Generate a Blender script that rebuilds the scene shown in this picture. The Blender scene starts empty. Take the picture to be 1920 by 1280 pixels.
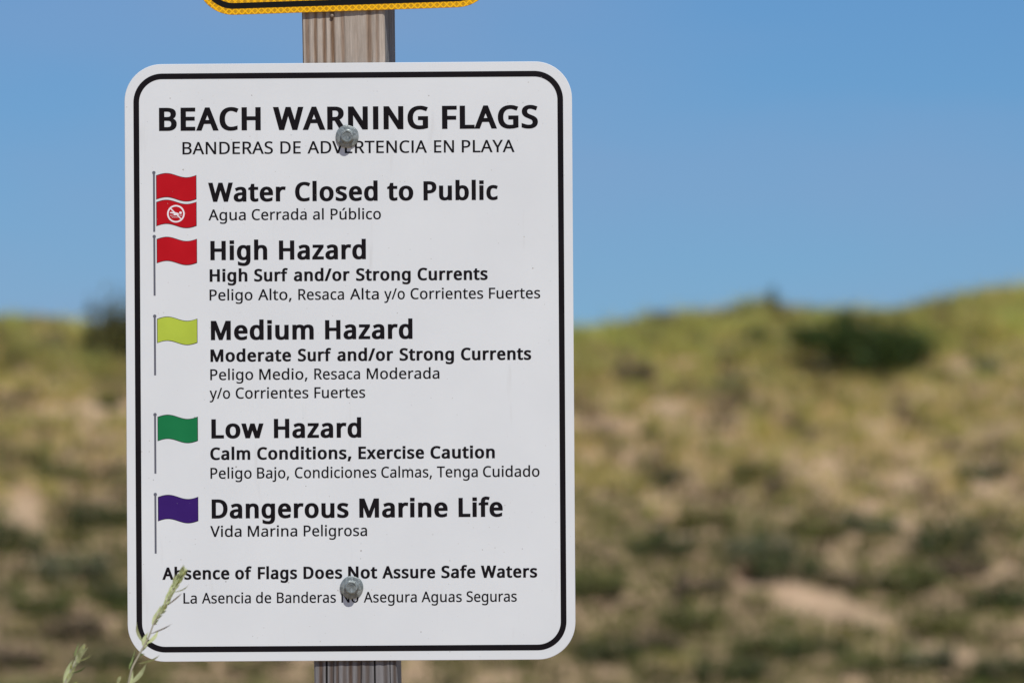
import bpy, bmesh, math, random
import numpy as np
from mathutils import Vector, Matrix, Euler, noise
from mathutils.geometry import tessellate_polygon, delaunay_2d_cdt

random.seed(7)
rng = np.random.default_rng(11)
scene = bpy.context.scene
COL = scene.collection

# ------------------------------------------------------------------ camera
LENS, SENSOR, PITCH, EYE = 135.0, 22.3, 3.0, 1.6
cam = bpy.data.cameras.new('camera')
cam.lens = LENS
cam.sensor_width = SENSOR
cam.clip_start = 0.1
cam.clip_end = 20000
cam.dof.use_dof = True
cam.dof.focus_distance = 6.33
cam.dof.aperture_fstop = 6.2
cam_ob = bpy.data.objects.new('camera', cam)
COL.objects.link(cam_ob)
cam_ob.location = (0, 0, EYE)
cam_ob.rotation_euler = (math.radians(90 + PITCH), 0, 0)
scene.camera = cam_ob

# ------------------------------------------------------------------ light
SUN = Vector((0.30, -1.0, 1.33)).normalized()          # direction towards the sun
elev = math.asin(SUN.z)
azim = math.atan2(SUN.x, SUN.y)
sun = bpy.data.lights.new('sun', 'SUN')
sun.energy = 3.9
sun.angle = math.radians(0.5)
sun.color = (1.0, 0.955, 0.90)
sun_ob = bpy.data.objects.new('sun', sun)
COL.objects.link(sun_ob)
sun_ob.rotation_euler = SUN.to_track_quat('Z', 'Y').to_euler()

world = bpy.data.worlds.new('World')
scene.world = world
world.use_nodes = True
wn, wl = world.node_tree.nodes, world.node_tree.links
wn.clear()
sky = wn.new('ShaderNodeTexSky')
sky.sky_type = 'NISHITA'
sky.sun_disc = False
sky.sun_elevation = elev
sky.sun_rotation = azim
sky.altitude = 0
sky.air_density = 1.0
sky.dust_density = 0.0
sky.ozone_density = 5.0
bg = wn.new('ShaderNodeBackground')
bg.inputs['Strength'].default_value = 0.066
wo = wn.new('ShaderNodeOutputWorld')
# thin high cloud veils, low contrast
tc = wn.new('ShaderNodeTexCoord')
mp = wn.new('ShaderNodeMapping')
mp.inputs['Scale'].default_value = (5.0, 5.0, 16.0)
mp.inputs['Location'].default_value = (1.3, 0.2, 0.55)
nz = wn.new('ShaderNodeTexNoise')
nz.inputs['Scale'].default_value = 1.3
nz.inputs['Detail'].default_value = 4
rp = wn.new('ShaderNodeMapRange')
rp.inputs['From Min'].default_value = 0.42
rp.inputs['From Max'].default_value = 0.72
rp.inputs['To Max'].default_value = 0.5
mx = wn.new('ShaderNodeMix')
mx.data_type = 'RGBA'
mx.inputs[7].default_value = (3.9, 5.4, 8.6, 1)
wl.new(tc.outputs['Generated'], mp.inputs['Vector'])
wl.new(mp.outputs[0], nz.inputs['Vector'])
wl.new(nz.outputs['Fac'], rp.inputs['Value'])
wl.new(rp.outputs[0], mx.inputs[0])
tint = wn.new('ShaderNodeMix')
tint.data_type = 'RGBA'
tint.blend_type = 'MULTIPLY'
tint.inputs[0].default_value = 1.0
tint.inputs[7].default_value = (0.53, 0.82, 1.15, 1)
wl.new(sky.outputs[0], tint.inputs[6])
wl.new(tint.outputs[2], mx.inputs[6])
wl.new(mx.outputs[2], bg.inputs['Color'])
wl.new(bg.outputs[0], wo.inputs['Surface'])

scene.view_settings.view_transform = 'Standard'
scene.view_settings.look = 'None'
scene.view_settings.exposure = 0
scene.view_settings.gamma = 1
scene.view_settings.use_curve_mapping = False
scene.render.engine = 'CYCLES'

# ------------------------------------------------------------------ helpers
F = LENS / SENSOR * 1920
cp, sp_ = math.cos(math.radians(PITCH)), math.sin(math.radians(PITCH))
FW = Vector((0, cp, sp_)); UP = Vector((0, -sp_, cp)); RT = Vector((1, 0, 0)); EYEP = Vector((0, 0, EYE))

def ray(px, py):
    return FW + RT * ((px - 960) / F) - UP * ((py - 640) / F)

def at(px, py, y):
    d = ray(px, py)
    return EYEP + d * (y / d.y)

def tag(o, label=None, cat=None, group=None, kind=None):
    if label: o['label'] = label
    if cat: o['category'] = cat
    if group: o['group'] = group
    if kind: o['kind'] = kind
    return o

def empty(name, M, label, cat, group=None):
    o = bpy.data.objects.new(name, None)
    o.empty_display_size = 0.05
    COL.objects.link(o)
    o.matrix_world = M
    return tag(o, label, cat, group)

def link(name, me, mats, parent=None, M=None):
    for m in (mats if isinstance(mats, (list, tuple)) else [mats]):
        if m: me.materials.append(m)
    o = bpy.data.objects.new(name, me)
    COL.objects.link(o)
    if parent: o.parent = parent
    if M is not None: o.matrix_local = M
    return o

def mesh(name, verts, faces, smooth=False):
    me = bpy.data.meshes.new(name)
    me.from_pydata([tuple(v) for v in verts], [], faces)
    me.update()
    if smooth: me.shade_smooth()
    return me

def np_mesh(name, V, T, col=None):
    me = bpy.data.meshes.new(name)
    V = np.ascontiguousarray(V, dtype=np.float32); T = np.ascontiguousarray(T, dtype=np.int32)
    me.vertices.add(len(V)); me.vertices.foreach_set('co', V.ravel())
    me.loops.add(T.size); me.loops.foreach_set('vertex_index', T.ravel())
    me.polygons.add(len(T)); me.polygons.foreach_set('loop_start', np.arange(len(T), dtype=np.int32) * T.shape[1])
    me.update(calc_edges=True)
    if col is not None:
        a = me.color_attributes.new('tint', 'FLOAT_COLOR', 'POINT')
        c = np.ones((len(V), 4), dtype=np.float32); c[:, :3] = col
        a.data.foreach_set('color', c.ravel())
    return me

class Mat:
    """small node-building helper"""
    def __init__(s, name):
        s.m = bpy.data.materials.new(name); s.m.use_nodes = True
        s.n, s.l = s.m.node_tree.nodes, s.m.node_tree.links
        s.n.clear()
        s.out = s.n.new('ShaderNodeOutputMaterial')
        s.b = s.n.new('ShaderNodeBsdfPrincipled')
        s.l.new(s.b.outputs[0], s.out.inputs[0])
    def new(s, t, **kw):
        n = s.n.new(t)
        for k, v in kw.items():
            if k.startswith('_'): setattr(n, k[1:], v)
            else: n.inputs[k.replace('_', ' ')].default_value = v
        return n
    def link(s, a, b): s.l.new(a, b)
    def coord(s, scale=(1, 1, 1), loc=(0, 0, 0), rot=(0, 0, 0)):
        t = s.new('ShaderNodeTexCoord'); m = s.new('ShaderNodeMapping')
        m.inputs['Scale'].default_value = scale; m.inputs['Location'].default_value = loc; m.inputs['Rotation'].default_value = rot
        s.link(t.outputs['Object'], m.inputs[0]); return m.outputs[0]
    def noise(s, vec, scale, detail=4, rough=.55):
        n = s.new('ShaderNodeTexNoise', Scale=scale, Detail=detail, Roughness=rough); s.link(vec, n.inputs['Vector']); return n.outputs['Fac']
    def ramp(s, fac, stops):
        r = s.new('ShaderNodeValToRGB'); e = r.color_ramp.elements
        while len(e) < len(stops): e.new(.5)
        for i, (p, c) in enumerate(stops):
            e[i].position = p; e[i].color = (*c, 1) if len(c) == 3 else c
        s.link(fac, r.inputs[0]); return r.outputs[0]
    def mix(s, fac, a, b, mode='MIX'):
        n = s.new('ShaderNodeMix', _data_type='RGBA', _blend_type=mode)
        for k, v in ((0, fac), (6, a), (7, b)):
            if isinstance(v, (int, float)): n.inputs[k].default_value = v
            elif isinstance(v, tuple): n.inputs[k].default_value = (*v, 1)
            else: s.link(v, n.inputs[k])
        return n.outputs[2]
    def math(s, op, a, b=0.0, c=0.0):
        n = s.new('ShaderNodeMath', _operation=op)
        for k, v in ((0, a), (1, b), (2, c)):
            if isinstance(v, (int, float)): n.inputs[k].default_value = v
            else: s.link(v, n.inputs[k])
        return n.outputs[0]
    def set(s, col=None, rough=.5, metal=0, spec=.5):
        if col is not None:
            if isinstance(col, tuple): s.b.inputs['Base Color'].default_value = (*col, 1)
            else: s.link(col, s.b.inputs['Base Color'])
        s.b.inputs['Roughness'].default_value = rough; s.b.inputs['Metallic'].default_value = metal
        s.b.inputs['Specular IOR Level'].default_value = spec
    def bump(s, h, strength, dist):
        b = s.new('ShaderNodeBump', Strength=strength, Distance=dist); s.link(h, b.inputs['Height']); s.link(b.outputs[0], s.b.inputs['Normal'])

# ------------------------------------------------------------------ materials
def specks(M, base, dark, scale, thr, seed=0.0):
    """sparse tiny dirt specks on a flat print"""
    v = M.new('ShaderNodeTexVoronoi', Scale=scale, Randomness=1.0)
    M.link(M.coord(loc=(seed, 0, 0)), v.inputs['Vector'])
    r = M.new('ShaderNodeSeparateColor'); M.link(v.outputs['Color'], r.inputs[0])
    size = M.math('MULTIPLY', r.outputs[0], thr)
    f = M.math('LESS_THAN', v.outputs['Distance'], size)
    pick = M.math('GREATER_THAN', r.outputs[1], 0.72)
    f = M.math('MULTIPLY', f, pick)
    f = M.math('MULTIPLY', f, M.math('MULTIPLY', r.outputs[2], 0.75))
    return M.mix(f, base, dark)

def white_mat():
    M = Mat('white_reflective_sheet')
    c = M.coord()
    n = M.noise(c, 9, 5)
    base = M.ramp(n, [(.3, (.668, .696, .700)), (.7, (.708, .737, .738))])
    base = specks(M, base, (.25, .23, .2), 95, .095)
    base = specks(M, base, (.45, .44, .40), 190, .13, 3.3)
    # a few long faint scratches and smears
    n2 = M.noise(M.coord(scale=(60, 1, 9), rot=(0, .45, 0)), 1.0, 3, .6)
    s = M.ramp(n2, [(.64, (0, 0, 0)), (.78, (.30, .30, .30))])
    base = M.mix(s, base, (.52, .52, .50))
    M.set(base, .42, 0, .2)
    M.bump(M.noise(c, 120, 3), .08, .0005)
    return M.m

def ink(name, col, spk=True):
    M = Mat(name)
    c = M.coord()
    b = M.ramp(M.noise(c, 30, 3), [(.3, col), (.7, tuple(min(1, k * 1.12 + .002) for k in col))])
    if spk: b = specks(M, b, (.5, .48, .44), 120, .075, 1.7)
    M.set(b, .5, 0, .08)
    return M.m

def yellow_mat():
    M = Mat('yellow_diamond_grade_sheet')
    # rotated square lattice of embossed cells, pitch 4.6 mm
    c = M.coord(scale=(1 / .0047,) * 3, rot=(0, math.radians(45), 0))
    s = M.new('ShaderNodeSeparateXYZ'); M.link(c, s.inputs[0])
    def line(v):
        f = M.math('FRACT', v); f = M.math('ABSOLUTE', M.math('SUBTRACT', f, .5)); return f
    g = M.math('MAXIMUM', line(s.outputs[0]), line(s.outputs[2]))
    f = M.ramp(g, [(.34, (0, 0, 0)), (.40, (1, 1, 1))])
    n = M.noise(M.coord(), 320, 2)
    cell = M.ramp(n, [(.35, (.47, .235, .010)), (.65, (.66, .36, .012))])
    M.set(M.mix(f, cell, (.95, .50, .008)), .4, 0, .15)
    M.bump(f, .25, .0004)
    return M.m

def galv():
    M = Mat('galvanised_steel')
    c = M.coord()
    v = M.new('ShaderNodeTexVoronoi', Scale=420.0); M.link(c, v.inputs['Vector'])
    r = M.new('ShaderNodeSeparateColor'); M.link(v.outputs['Color'], r.inputs[0])
    col = M.ramp(r.outputs[0], [(0, (.16, .185, .18)), (1, (.32, .355, .345))])
    dirt = M.ramp(M.noise(c, 380, 4), [(.60, (0, 0, 0)), (.72, (1, 1, 1))])
    col = M.mix(M.math('MULTIPLY', dirt, .55), col, (.10, .10, .09))
    M.set(col, .42, .45, .5)
    M.bump(M.noise(c, 600, 4), .5, .0006)
    return M.m

def wood(name, stripes, base, cracks, seed=0.0, tone=1.0, face=True):
    """weathered pressure-treated pine; grain runs along Z, growth rings as stripes across the face (mm)"""
    M = Mat(name)
    w = M.coord(scale=(1, 1, .05), loc=(seed, 0, 0))
    warp = M.new('ShaderNodeTexNoise', Scale=14.0, Detail=2.0); M.link(M.coord(scale=(1, 1, .35)), warp.inputs['Vector'])
    add = M.new('ShaderNodeVectorMath', _operation='MULTIPLY_ADD')
    M.link(warp.outputs['Color'], add.inputs[0]); add.inputs[1].default_value = (.006, .006, 0); M.link(w, add.inputs[2])
    v = add.outputs[0]
    fine = M.noise(v, 620, 4, .7)
    broad = M.noise(v, 95, 3, .6)
    if face:
        s = M.new('ShaderNodeSeparateXYZ'); M.link(M.coord(), s.inputs[0])
        wob = M.math('MULTIPLY', M.math('SUBTRACT', warp.outputs['Fac'], .5), .008)
        x = M.math('MULTIPLY_ADD', M.math('ADD', s.outputs[0], wob), 10.0, .5)      # -50..50 mm to 0..1
        rings = None
        for mm_, hw, dep in stripes:
            d = M.math('ABSOLUTE', M.math('SUBTRACT', x, .5 + mm_ / 100))
            r = M.new('ShaderNodeMapRange', _interpolation_type='SMOOTHSTEP')
            r.inputs['From Min'].default_value = hw / 100 * 1.5; r.inputs['From Max'].default_value = hw / 100 * .25
            r.inputs['To Max'].default_value = dep
            M.link(d, r.inputs['Value'])
            rings = r.outputs[0] if rings is None else M.math('MAXIMUM', rings, r.outputs[0])
        crk = None
        for mm_, hw, z0, z1 in cracks:
            d = M.math('ABSOLUTE', M.math('SUBTRACT', x, .5 + mm_ / 100))
            r = M.math('LESS_THAN', d, M.math('MULTIPLY', broad, hw / 55))
            crk = r if crk is None else M.math('MAXIMUM', crk, r)
    else:
        rings = M.ramp(broad, [(.35, (0, 0, 0)), (.6, (1, 1, 1))]); crk = None
    light, brown = base
    lightc = M.ramp(broad, [(.35, tuple(k * .80 * tone for k in light)), (.65, tuple(k * 1.1 * tone for k in light))])
    brownc = M.ramp(fine, [(.35, tuple(k * .75 * tone for k in brown)), (.7, tuple(k * 1.25 * tone for k in brown))])
    col = M.mix(rings, lightc, brownc)
    col = M.mix(.8, col, M.ramp(fine, [(.25, (.62, .60, .58)), (.7, (1.14, 1.14, 1.14))]), 'MULTIPLY')
    if crk: col = M.mix(crk, col, (.010, .009, .008))
    M.set(col, .88, 0, .15)
    h = M.math('SUBTRACT', M.math('MULTIPLY', fine, .45), M.math('MULTIPLY', rings, .8))
    if crk: h = M.math('SUBTRACT', h, M.math('MULTIPLY', crk, 1.5))
    M.bump(h, .9, .0014)
    return M.m

def leafy(name, gain=1.0, rough=.6, transl=.35):
    """vegetation coloured by the per-plant tint stored on the mesh"""
    M = Mat(name)
    a = M.new('ShaderNodeAttribute', _attribute_name='tint')
    col = M.mix(1.0, a.outputs['Color'], (gain, gain, gain), 'MULTIPLY')
    M.set(col, rough, 0, .25)
    t = M.new('ShaderNodeBsdfTranslucent'); M.link(col, t.inputs[0])
    ms = M.new('ShaderNodeMixShader'); ms.inputs[0].default_value = transl
    M.link(M.b.outputs[0], ms.inputs[1]); M.link(t.outputs[0], ms.inputs[2]); M.link(ms.outputs[0], M.out.inputs[0])
    return M.m

def leaf_mat(name, c0, c1, transl=.3):
    M = Mat(name)
    n = M.noise(M.coord(), 130, 4)
    col = M.ramp(n, [(.3, c0), (.7, c1)])
    M.set(col, .55, 0, .3)
    t = M.new('ShaderNodeBsdfTranslucent'); M.link(col, t.inputs[0])
    ms = M.new('ShaderNodeMixShader'); ms.inputs[0].default_value = transl
    M.link(M.b.outputs[0], ms.inputs[1]); M.link(t.outputs[0], ms.inputs[2]); M.link(ms.outputs[0], M.out.inputs[0])
    return M.m

def ground_mat():
    M = Mat('dune_sand')
    c = M.coord()
    n1 = M.noise(c, .45, 6, .6); n2 = M.noise(c, 3.0, 5, .6); n3 = M.noise(c, 60, 3)
    sand = M.ramp(n2, [(.3, (.39, .27, .172)), (.7, (.54, .39, .255))])
    litter = M.ramp(n3, [(.35, (.15, .115, .060)), (.7, (.27, .225, .11))])
    f = M.ramp(M.math('ADD', M.math('MULTIPLY', n1, .6), M.math('MULTIPLY', n2, .4)), [(.50, (0, 0, 0)), (.62, (.55, .55, .55))])
    M.set(M.mix(f, sand, litter), .95, 0, .1)
    M.bump(n3, .4, .02)
    return M.m

WHITE, BLACK, YELLOW, GALV = white_mat(), ink('black_ink', (.0075, .006, .0075)), yellow_mat(), galv()
YBLACK = ink('black_border_film', (.008, .008, .008), False)
RED, LIME, GREEN, PURPLE = ink('red_ink', (.43, .006, .012)), ink('lime_ink', (.40, .50, .055), False), ink('green_ink', (.010, .165, .055), False), ink('purple_ink', (.037, .012, .125))
POLE, INKWHITE, OUTL = ink('grey_ink', (.115, .12, .145), False), ink('white_ink', (.76, .72, .74), False), ink('outline_ink', (.02, .012, .02), False)
ALU = Mat('aluminium_edge'); ALU.set((.62, .62, .63), .35, .8); ALU = ALU.m
WOOD_FRONT = wood('weathered_pine_front', [(-41, 2.2, .75), (-33, 1.8, .9), (-24.5, 2.0, .95), (-16.5, 2.4, 1), (-6, 2.2, .7), (21, 3.0, .8), (29.5, 2.0, .6), (8, 2.5, .15)],
                  ((.46, .40, .335), (.21, .135, .085)), [(-45.6, .25, 0, 1)])
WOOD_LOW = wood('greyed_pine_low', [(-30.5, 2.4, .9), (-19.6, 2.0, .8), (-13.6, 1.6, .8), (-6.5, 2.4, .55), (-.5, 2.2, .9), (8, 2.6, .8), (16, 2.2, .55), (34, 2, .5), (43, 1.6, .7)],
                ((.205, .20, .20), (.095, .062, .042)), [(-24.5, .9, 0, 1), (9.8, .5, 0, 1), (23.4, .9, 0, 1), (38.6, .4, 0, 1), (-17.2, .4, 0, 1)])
WOOD_SIDE = wood('weathered_pine_side', [], ((.36, .37, .36), (.22, .215, .20)), [], face=False)
RUST = Mat('dull_nail_steel'); RUST.set((.22, .17, .13), .6, .4); RUST = RUST.m
GROUND = ground_mat()
GRASS, SHRUB = leafy('grass_blades', 1.16, .6, .52), leafy('shrub_leaves', 1.0, .55, .2)
BARK = Mat('shrub_bark'); BARK.set((.09, .065, .045), .9); BARK = BARK.m

# ------------------------------------------------------------------ terrain
RIDGE = [(-1400, 640), (-700, 628), (-300, 604), (0, 598), (80, 598), (150, 606), (235, 620), (420, 628), (700, 632), (950, 634), (1075, 624), (1140, 617), (1200, 608),
         (1280, 595), (1340, 585), (1400, 578), (1460, 579), (1520, 586), (1600, 592), (1690, 588), (1750, 577), (1800, 564), (1860, 552),
         (1920, 543), (2100, 520), (2500, 500), (3200, 540), (4200, 600)]
RX = [r[0] for r in RIDGE]; RY = [r[1] for r in RIDGE]
CREST, FOOT = 113.0, 100.5
CX = list(np.arange(-40, 40.1, .5)); CZ = [0.0] * len(CX)

def ridge_z(x):
    px = 960 + F * x / CREST
    py = np.interp(px, RX, RY)
    return EYE + CREST * math.tan(math.radians(PITCH) + (632 - py) / F) + np.interp(x, CX, CZ)

def sstep(a, b, v):
    t = min(1, max(0, (v - a) / (b - a))); return t * t * (3 - 2 * t)

def height(x, y):
    if y < FOOT:
        z = 1.15 * (y - 30) / (FOOT - 30) if y > 30 else 0
        amp = .02 + .10 * sstep(15, FOOT, y)
    elif y < CREST:
        t = (y - FOOT) / (CREST - FOOT)
        z = 1.15 + (ridge_z(x) - 1.15) * (.62 * t + .38 * math.sin(t * math.pi / 2))
        amp = .07 + .10 * math.sin(t * math.pi)
    else:
        t = sstep(CREST, CREST + 90, y)
        z = ridge_z(x) * (1 - t) + 3.0 * t
        amp = .1
    far = 1 - sstep(200, 900, math.hypot(x, y))
    if far <= 0: return z
    n = noise.fractal(Vector((x * .33, y * .33, 3.1)), 1.0, 2.1, 3)
    n2 = noise.fractal(Vector((x * .09, y * .09, 9.7)), 1.0, 2.1, 2)
    return z + amp * far * (n + 1.1 * n2)

# trim the crest so that hummocks do not lift or sink the skyline
for _it in range(3):
    new = []
    for i, x in enumerate(CX):
        top = max((height(x * y / CREST, y) - EYE) / y for y in np.arange(105, 121, .8))
        want = math.tan(math.radians(PITCH) + (632 - np.interp(960 + F * x / CREST, RX, RY)) / F)
        new.append(CZ[i] + (want - top) * CREST * .9)
    CZ = new

def axis(parts):
    out = []
    for a, b, s in parts:
        out += list(np.arange(a, b, s))
    out.append(parts[-1][1]); return out
xs = axis([(-3000, -600, 300), (-600, -120, 60), (-120, -24, 4), (-24, 24, .3), (24, 120, 4), (120, 600, 60), (600, 3000, 300)])
ys = axis([(-600, -100, 100), (-100, 0, 10), (0, 30, 1.5), (30, 88, 2), (88, 120, .3), (120, 240, 6), (240, 700, 46), (700, 4000, 330)])
V = [(x, y, height(x, y)) for y in ys for x in xs]
nx = len(xs)
Fc = [(j * nx + i, j * nx + i + 1, (j + 1) * nx + i + 1, (j + 1) * nx + i) for j in range(len(ys) - 1) for i in range(nx - 1)]
g = link('sand_dune', mesh('sand_dune', V, Fc, True), GROUND)
tag(g, 'sandy dune and ground rising behind the signpost', kind='structure')

def to_px(x, y, z):
    d = Vector((x, y, z)) - EYEP; w = d.dot(FW)
    return 960 + F * d.dot(RT) / w, 640 - F * d.dot(UP) / w

def on_slope(px, py):
    """the point of the dune face seen along a ray"""
    d = ray(px, py)
    lo = 70.0
    y = lo
    while y < 135:
        p = EYEP + d * (y / d.y)
        if p.z <= height(p.x, p.y):
            return Vector((p.x, p.y, height(p.x, p.y)))
        y += .1
    p = EYEP + d * (CREST / d.y)
    return Vector((p.x, p.y, height(p.x, p.y)))

# sand patches left bare by the grass: centre and half-size as seen on the slope
BARE = [(1330, 600, 110, 16, -.1), (1400, 1090, 75, 30, .25), (1500, 1115, 95, 30, .2), (1590, 1150, 90, 26, .25), (1690, 1185, 40, 16, .2), (1530, 1022, 38, 32, 0), (1200, 1085, 60, 38, 0),
        (1400, 604, 50, 9, 0), (1458, 640, 26, 24, 0), (1250, 765, 75, 26, -.1), (1135, 1262, 70, 34, .35), (1560, 880, 55, 28, .3),
        (1150, 745, 45, 24, 0), (1330, 925, 50, 24, .3), (1400, 965, 34, 22, 0), (1500, 962, 26, 22, 0), (1690, 1022, 42, 34, 0), (1890, 1035, 50, 34, 0),
        (1240, 940, 36, 20, 0), (1545, 695, 50, 14, .5), (1800, 690, 80, 16, -.1), (1850, 730, 70, 18, 0), (1640, 955, 26, 20, 0), (1845, 925, 32, 18, 0),
        (60, 775, 110, 22, 0), (185, 770, 100, 26, 0), (150, 740, 38, 14, 0), (50, 965, 46, 40, .5), (70, 1060, 40, 28, .3), (180, 825, 40, 14, 0), (205, 1170, 46, 24, 0), (20, 1180, 34, 30, 0),
        (170, 1130, 34, 16, 0), (880, 1262, 120, 20, 0), (1800, 1235, 30, 10, 0), (1100, 860, 30, 14, 0), (1640, 800, 36, 15, .3), (1755, 1115, 30, 14, 0), (1620, 745, 34, 10, .4), (1850, 820, 34, 12, .1)]

def bare(px, py):
    b = 0
    for cx, cy, a, c, r in BARE:
        dx, dy = px - cx, py - cy
        u = (dx * math.cos(r) + dy * math.sin(r)) / a; v = (-dx * math.sin(r) + dy * math.cos(r)) / c
        q = u * u + v * v
        if q < 2.6: b = max(b, math.exp(-q * 1.0) * (1.25 if (cy > 1080 and cx > 1300) or (cx < 100 and 900 < cy < 1000) else .52))
    return min(1, b)

PAL = {'olive': ((.55, .505, .165), .9), 'straw': ((.66, .545, .31), .9), 'green': ((.25, .285, .075), .8),
       'deep': ((.110, .120, .044), .7), 'brown': ((.150, .112, .064), .7), 'lime': ((.60, .60, .20), .9)}

def grass_field(side):
    P = []
    def add(n, x0, x1, y0, y1, face):
        for _ in range(n):
            x, y = random.uniform(x0, x1), random.uniform(y0, y1)
            z = height(x, y)
            px, py = to_px(x, y, z)
            if y < 1: continue
            u, v = (px * .83 + py * .56) / 100, (py * .83 - px * .56) / 100     # drifts run down and to the right
            if not face: u, v = x, y * .4
            d = noise.noise(Vector((u * .38, v * 1.35, 0)))
            d2 = noise.noise(Vector((u * .8, v * 2.8, 5)))
            keep = .86 + .55 * d + .45 * d2
            if face: keep = keep - 1.1 * (1 - sstep(94, 100, y)) + .30 + .42 * sstep(880, 1060, py) - 1.6 * bare(px, py)
            if random.random() > keep: continue
            low = sstep(850, 1040, py + 90 * d2) if face else .4
            hi = 1 - sstep(600, 760, py + 50 * d2) if face else 0
            r = random.random() + .7 * d2 + .5 * d
            if random.random() < low * .95:
                k = 'deep' if r < .36 else ('green' if r < .92 else 'brown')
            elif random.random() < hi * .6:
                k = 'lime' if r < .7 else 'olive'
            else:
                k = 'olive' if r < .45 else ('straw' if r < .80 else ('green' if r < .93 else 'brown'))
            P.append((x, y, z, k, random.uniform(.13, .27) * (1.1 if k in ('olive', 'lime') else .85)))
    if side:                                        # further along the dune: the same cover in broader, fewer blades
        add(22000, -48, -14, 95, 117, True); add(22000, 14, 48, 95, 117, True)
        add(3500, -120, -48, 95, 118, False); add(3500, 48, 120, 95, 118, False)
        add(6000, -35, 35, 20, 95, False)
        add(500, -5, 5, 2, 20, False)
    else:
        add(33000, -14, 14, 95, 117, True)
        k0 = len(P)
        add(1500, -14, 14, 110.5, 113.5, True)      # taller blades fringing the crest
        P[k0:] = [p[:4] + (p[4] * 1.7,) for p in P[k0:]]
    n = len(P); B = 6 if side else 15
    base = np.array([p[:3] for p in P], dtype=np.float32)
    col = np.array([PAL[p[3]][0] for p in P], dtype=np.float32) * rng.uniform(.72, 1.28, (n, 1)) * rng.uniform(.93, 1.07, (n, 3))
    hh = np.array([p[4] for p in P])
    az = rng.uniform(0, 2 * np.pi, (n, B)); rad = rng.uniform(0, 1, (n, B)) ** .7 * .24; h = hh[:, None] * rng.uniform(.6, 1.15, (n, B))
    lean = rng.uniform(.15, .75, (n, B)); w = rng.uniform(.008, .018, (n, B)) * (1.9 if side else 1)
    dx, dy = np.cos(az), np.sin(az); tw = az + rng.uniform(-.6, .6, (n, B)) + np.pi / 2
    sx, sy = np.cos(tw) * w, np.sin(tw) * w
    bx = base[:, 0, None] + dx * rad; by = base[:, 1, None] + dy * rad; bz = np.repeat(base[:, 2, None] - .03, B, 1)
    mx_, my_, mz_ = bx + dx * lean * h * .35, by + dy * lean * h * .35, bz + h * .62
    tx, ty, tz = bx + dx * lean * h * .95, by + dy * lean * h * .95, bz + h * (1.0 - .25 * lean)
    VV = np.stack([np.stack([bx - sx, by - sy, bz], -1), np.stack([bx + sx, by + sy, bz], -1), np.stack([mx_ - sx * .8, my_ - sy * .8, mz_], -1),
                   np.stack([mx_ + sx * .8, my_ + sy * .8, mz_], -1), np.stack([tx, ty, tz], -1)], 2).reshape(-1, 3)
    q = (np.arange(n * B) * 5)[:, None, None] + np.array([[0, 1, 2], [1, 3, 2], [2, 3, 4]])[None]
    C = np.repeat(col, B * 5, 0)
    o = link('dune_grass', np_mesh('dune_grass', VV, q.reshape(-1, 3), C), GRASS)
    tag(o, 'olive and straw coloured grass on the ground and the far ends of the dune' if side else 'olive and straw coloured dune grass covering the slope in tufts', 'grass', kind='stuff')
grass_field(False)
grass_field(True)

# ------------------------------------------------------------------ shrubs
COLS = {'dark': (.092, .112, .042), 'green': (.145, .160, .050), 'grey': (.160, .175, .095), 'olive': (.175, .165, .052), 'brown': (.185, .140, .090), 'red': (.21, .100, .066), 'night': (.052, .082, .018)}

def leaf_cloud(lobes, n, col, size):
    """small leaf faces spread through a set of ellipsoid lobes (centre, radii)"""
    vol = np.array([l[1][0] * l[1][1] * l[1][2] for l in lobes]); vol = vol / vol.sum()
    Vs, Ts, Cs = [], [], []
    idx = rng.choice(len(lobes), n, p=vol)
    c = np.array([l[0] for l in lobes])[idx]; r = np.array([l[1] for l in lobes])[idx]
    d = rng.normal(size=(n, 3)); d /= np.linalg.norm(d, axis=1)[:, None]
    lump = 1 + .22 * np.sin(d[:, 0] * 6 + idx) * np.cos(d[:, 2] * 7 + idx * 2) + .15 * np.sin(d[:, 1] * 11)
    rad = np.minimum(np.abs(rng.normal(0, .58, (n, 1))) + .12, 1.25) * lump[:, None]
    p = c + d * r * rad
    p[:, 2] = np.maximum(p[:, 2], .01)
    u = rng.normal(size=(n, 3)); u[:, 2] += .6; u /= np.linalg.norm(u, axis=1)[:, None]
    v = np.cross(u, rng.normal(size=(n, 3))); v /= np.linalg.norm(v, axis=1)[:, None]
    s = size * rng.uniform(.6, 1.3, (n, 1))
    VV = np.stack([p - u * s, p + v * s * .38, p + u * s, p - v * s * .38], 1).reshape(-1, 3)
    q = (np.arange(n) * 4)[:, None] + np.array([[0, 1, 2, 3]])
    cc = np.array(col)[None] * rng.uniform(.6, 1.45, (n, 1)) * rng.uniform(.9, 1.1, (n, 3))
    return np_mesh('foliage', VV, q, np.repeat(cc, 4, 0))

def tube(pts, radii, seg=6):
    Vv, Ff = [], []
    for i, p in enumerate(pts):
        p = Vector(p)
        t = (Vector(pts[min(i + 1, len(pts) - 1)]) - Vector(pts[max(i - 1, 0)])).normalized()
        a = t.orthogonal().normalized() if abs(t.y) > .9 else t.cross(Vector((0, 1, 0))).normalized()
        b = t.cross(a)
        for k in range(seg):
            an = 2 * math.pi * k / seg
            Vv.append(p + (a * math.cos(an) + b * math.sin(an)) * radii[i])
    for i in range(len(pts) - 1):
        for k in range(seg):
            k2 = (k + 1) % seg
            Ff.append((i * seg + k, i * seg + k2, (i + 1) * seg + k2, (i + 1) * seg + k))
    Ff.append(tuple(range(seg))[::-1]); Ff.append(tuple(range((len(pts) - 1) * seg, len(pts) * seg)))
    return Vv, Ff

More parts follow.
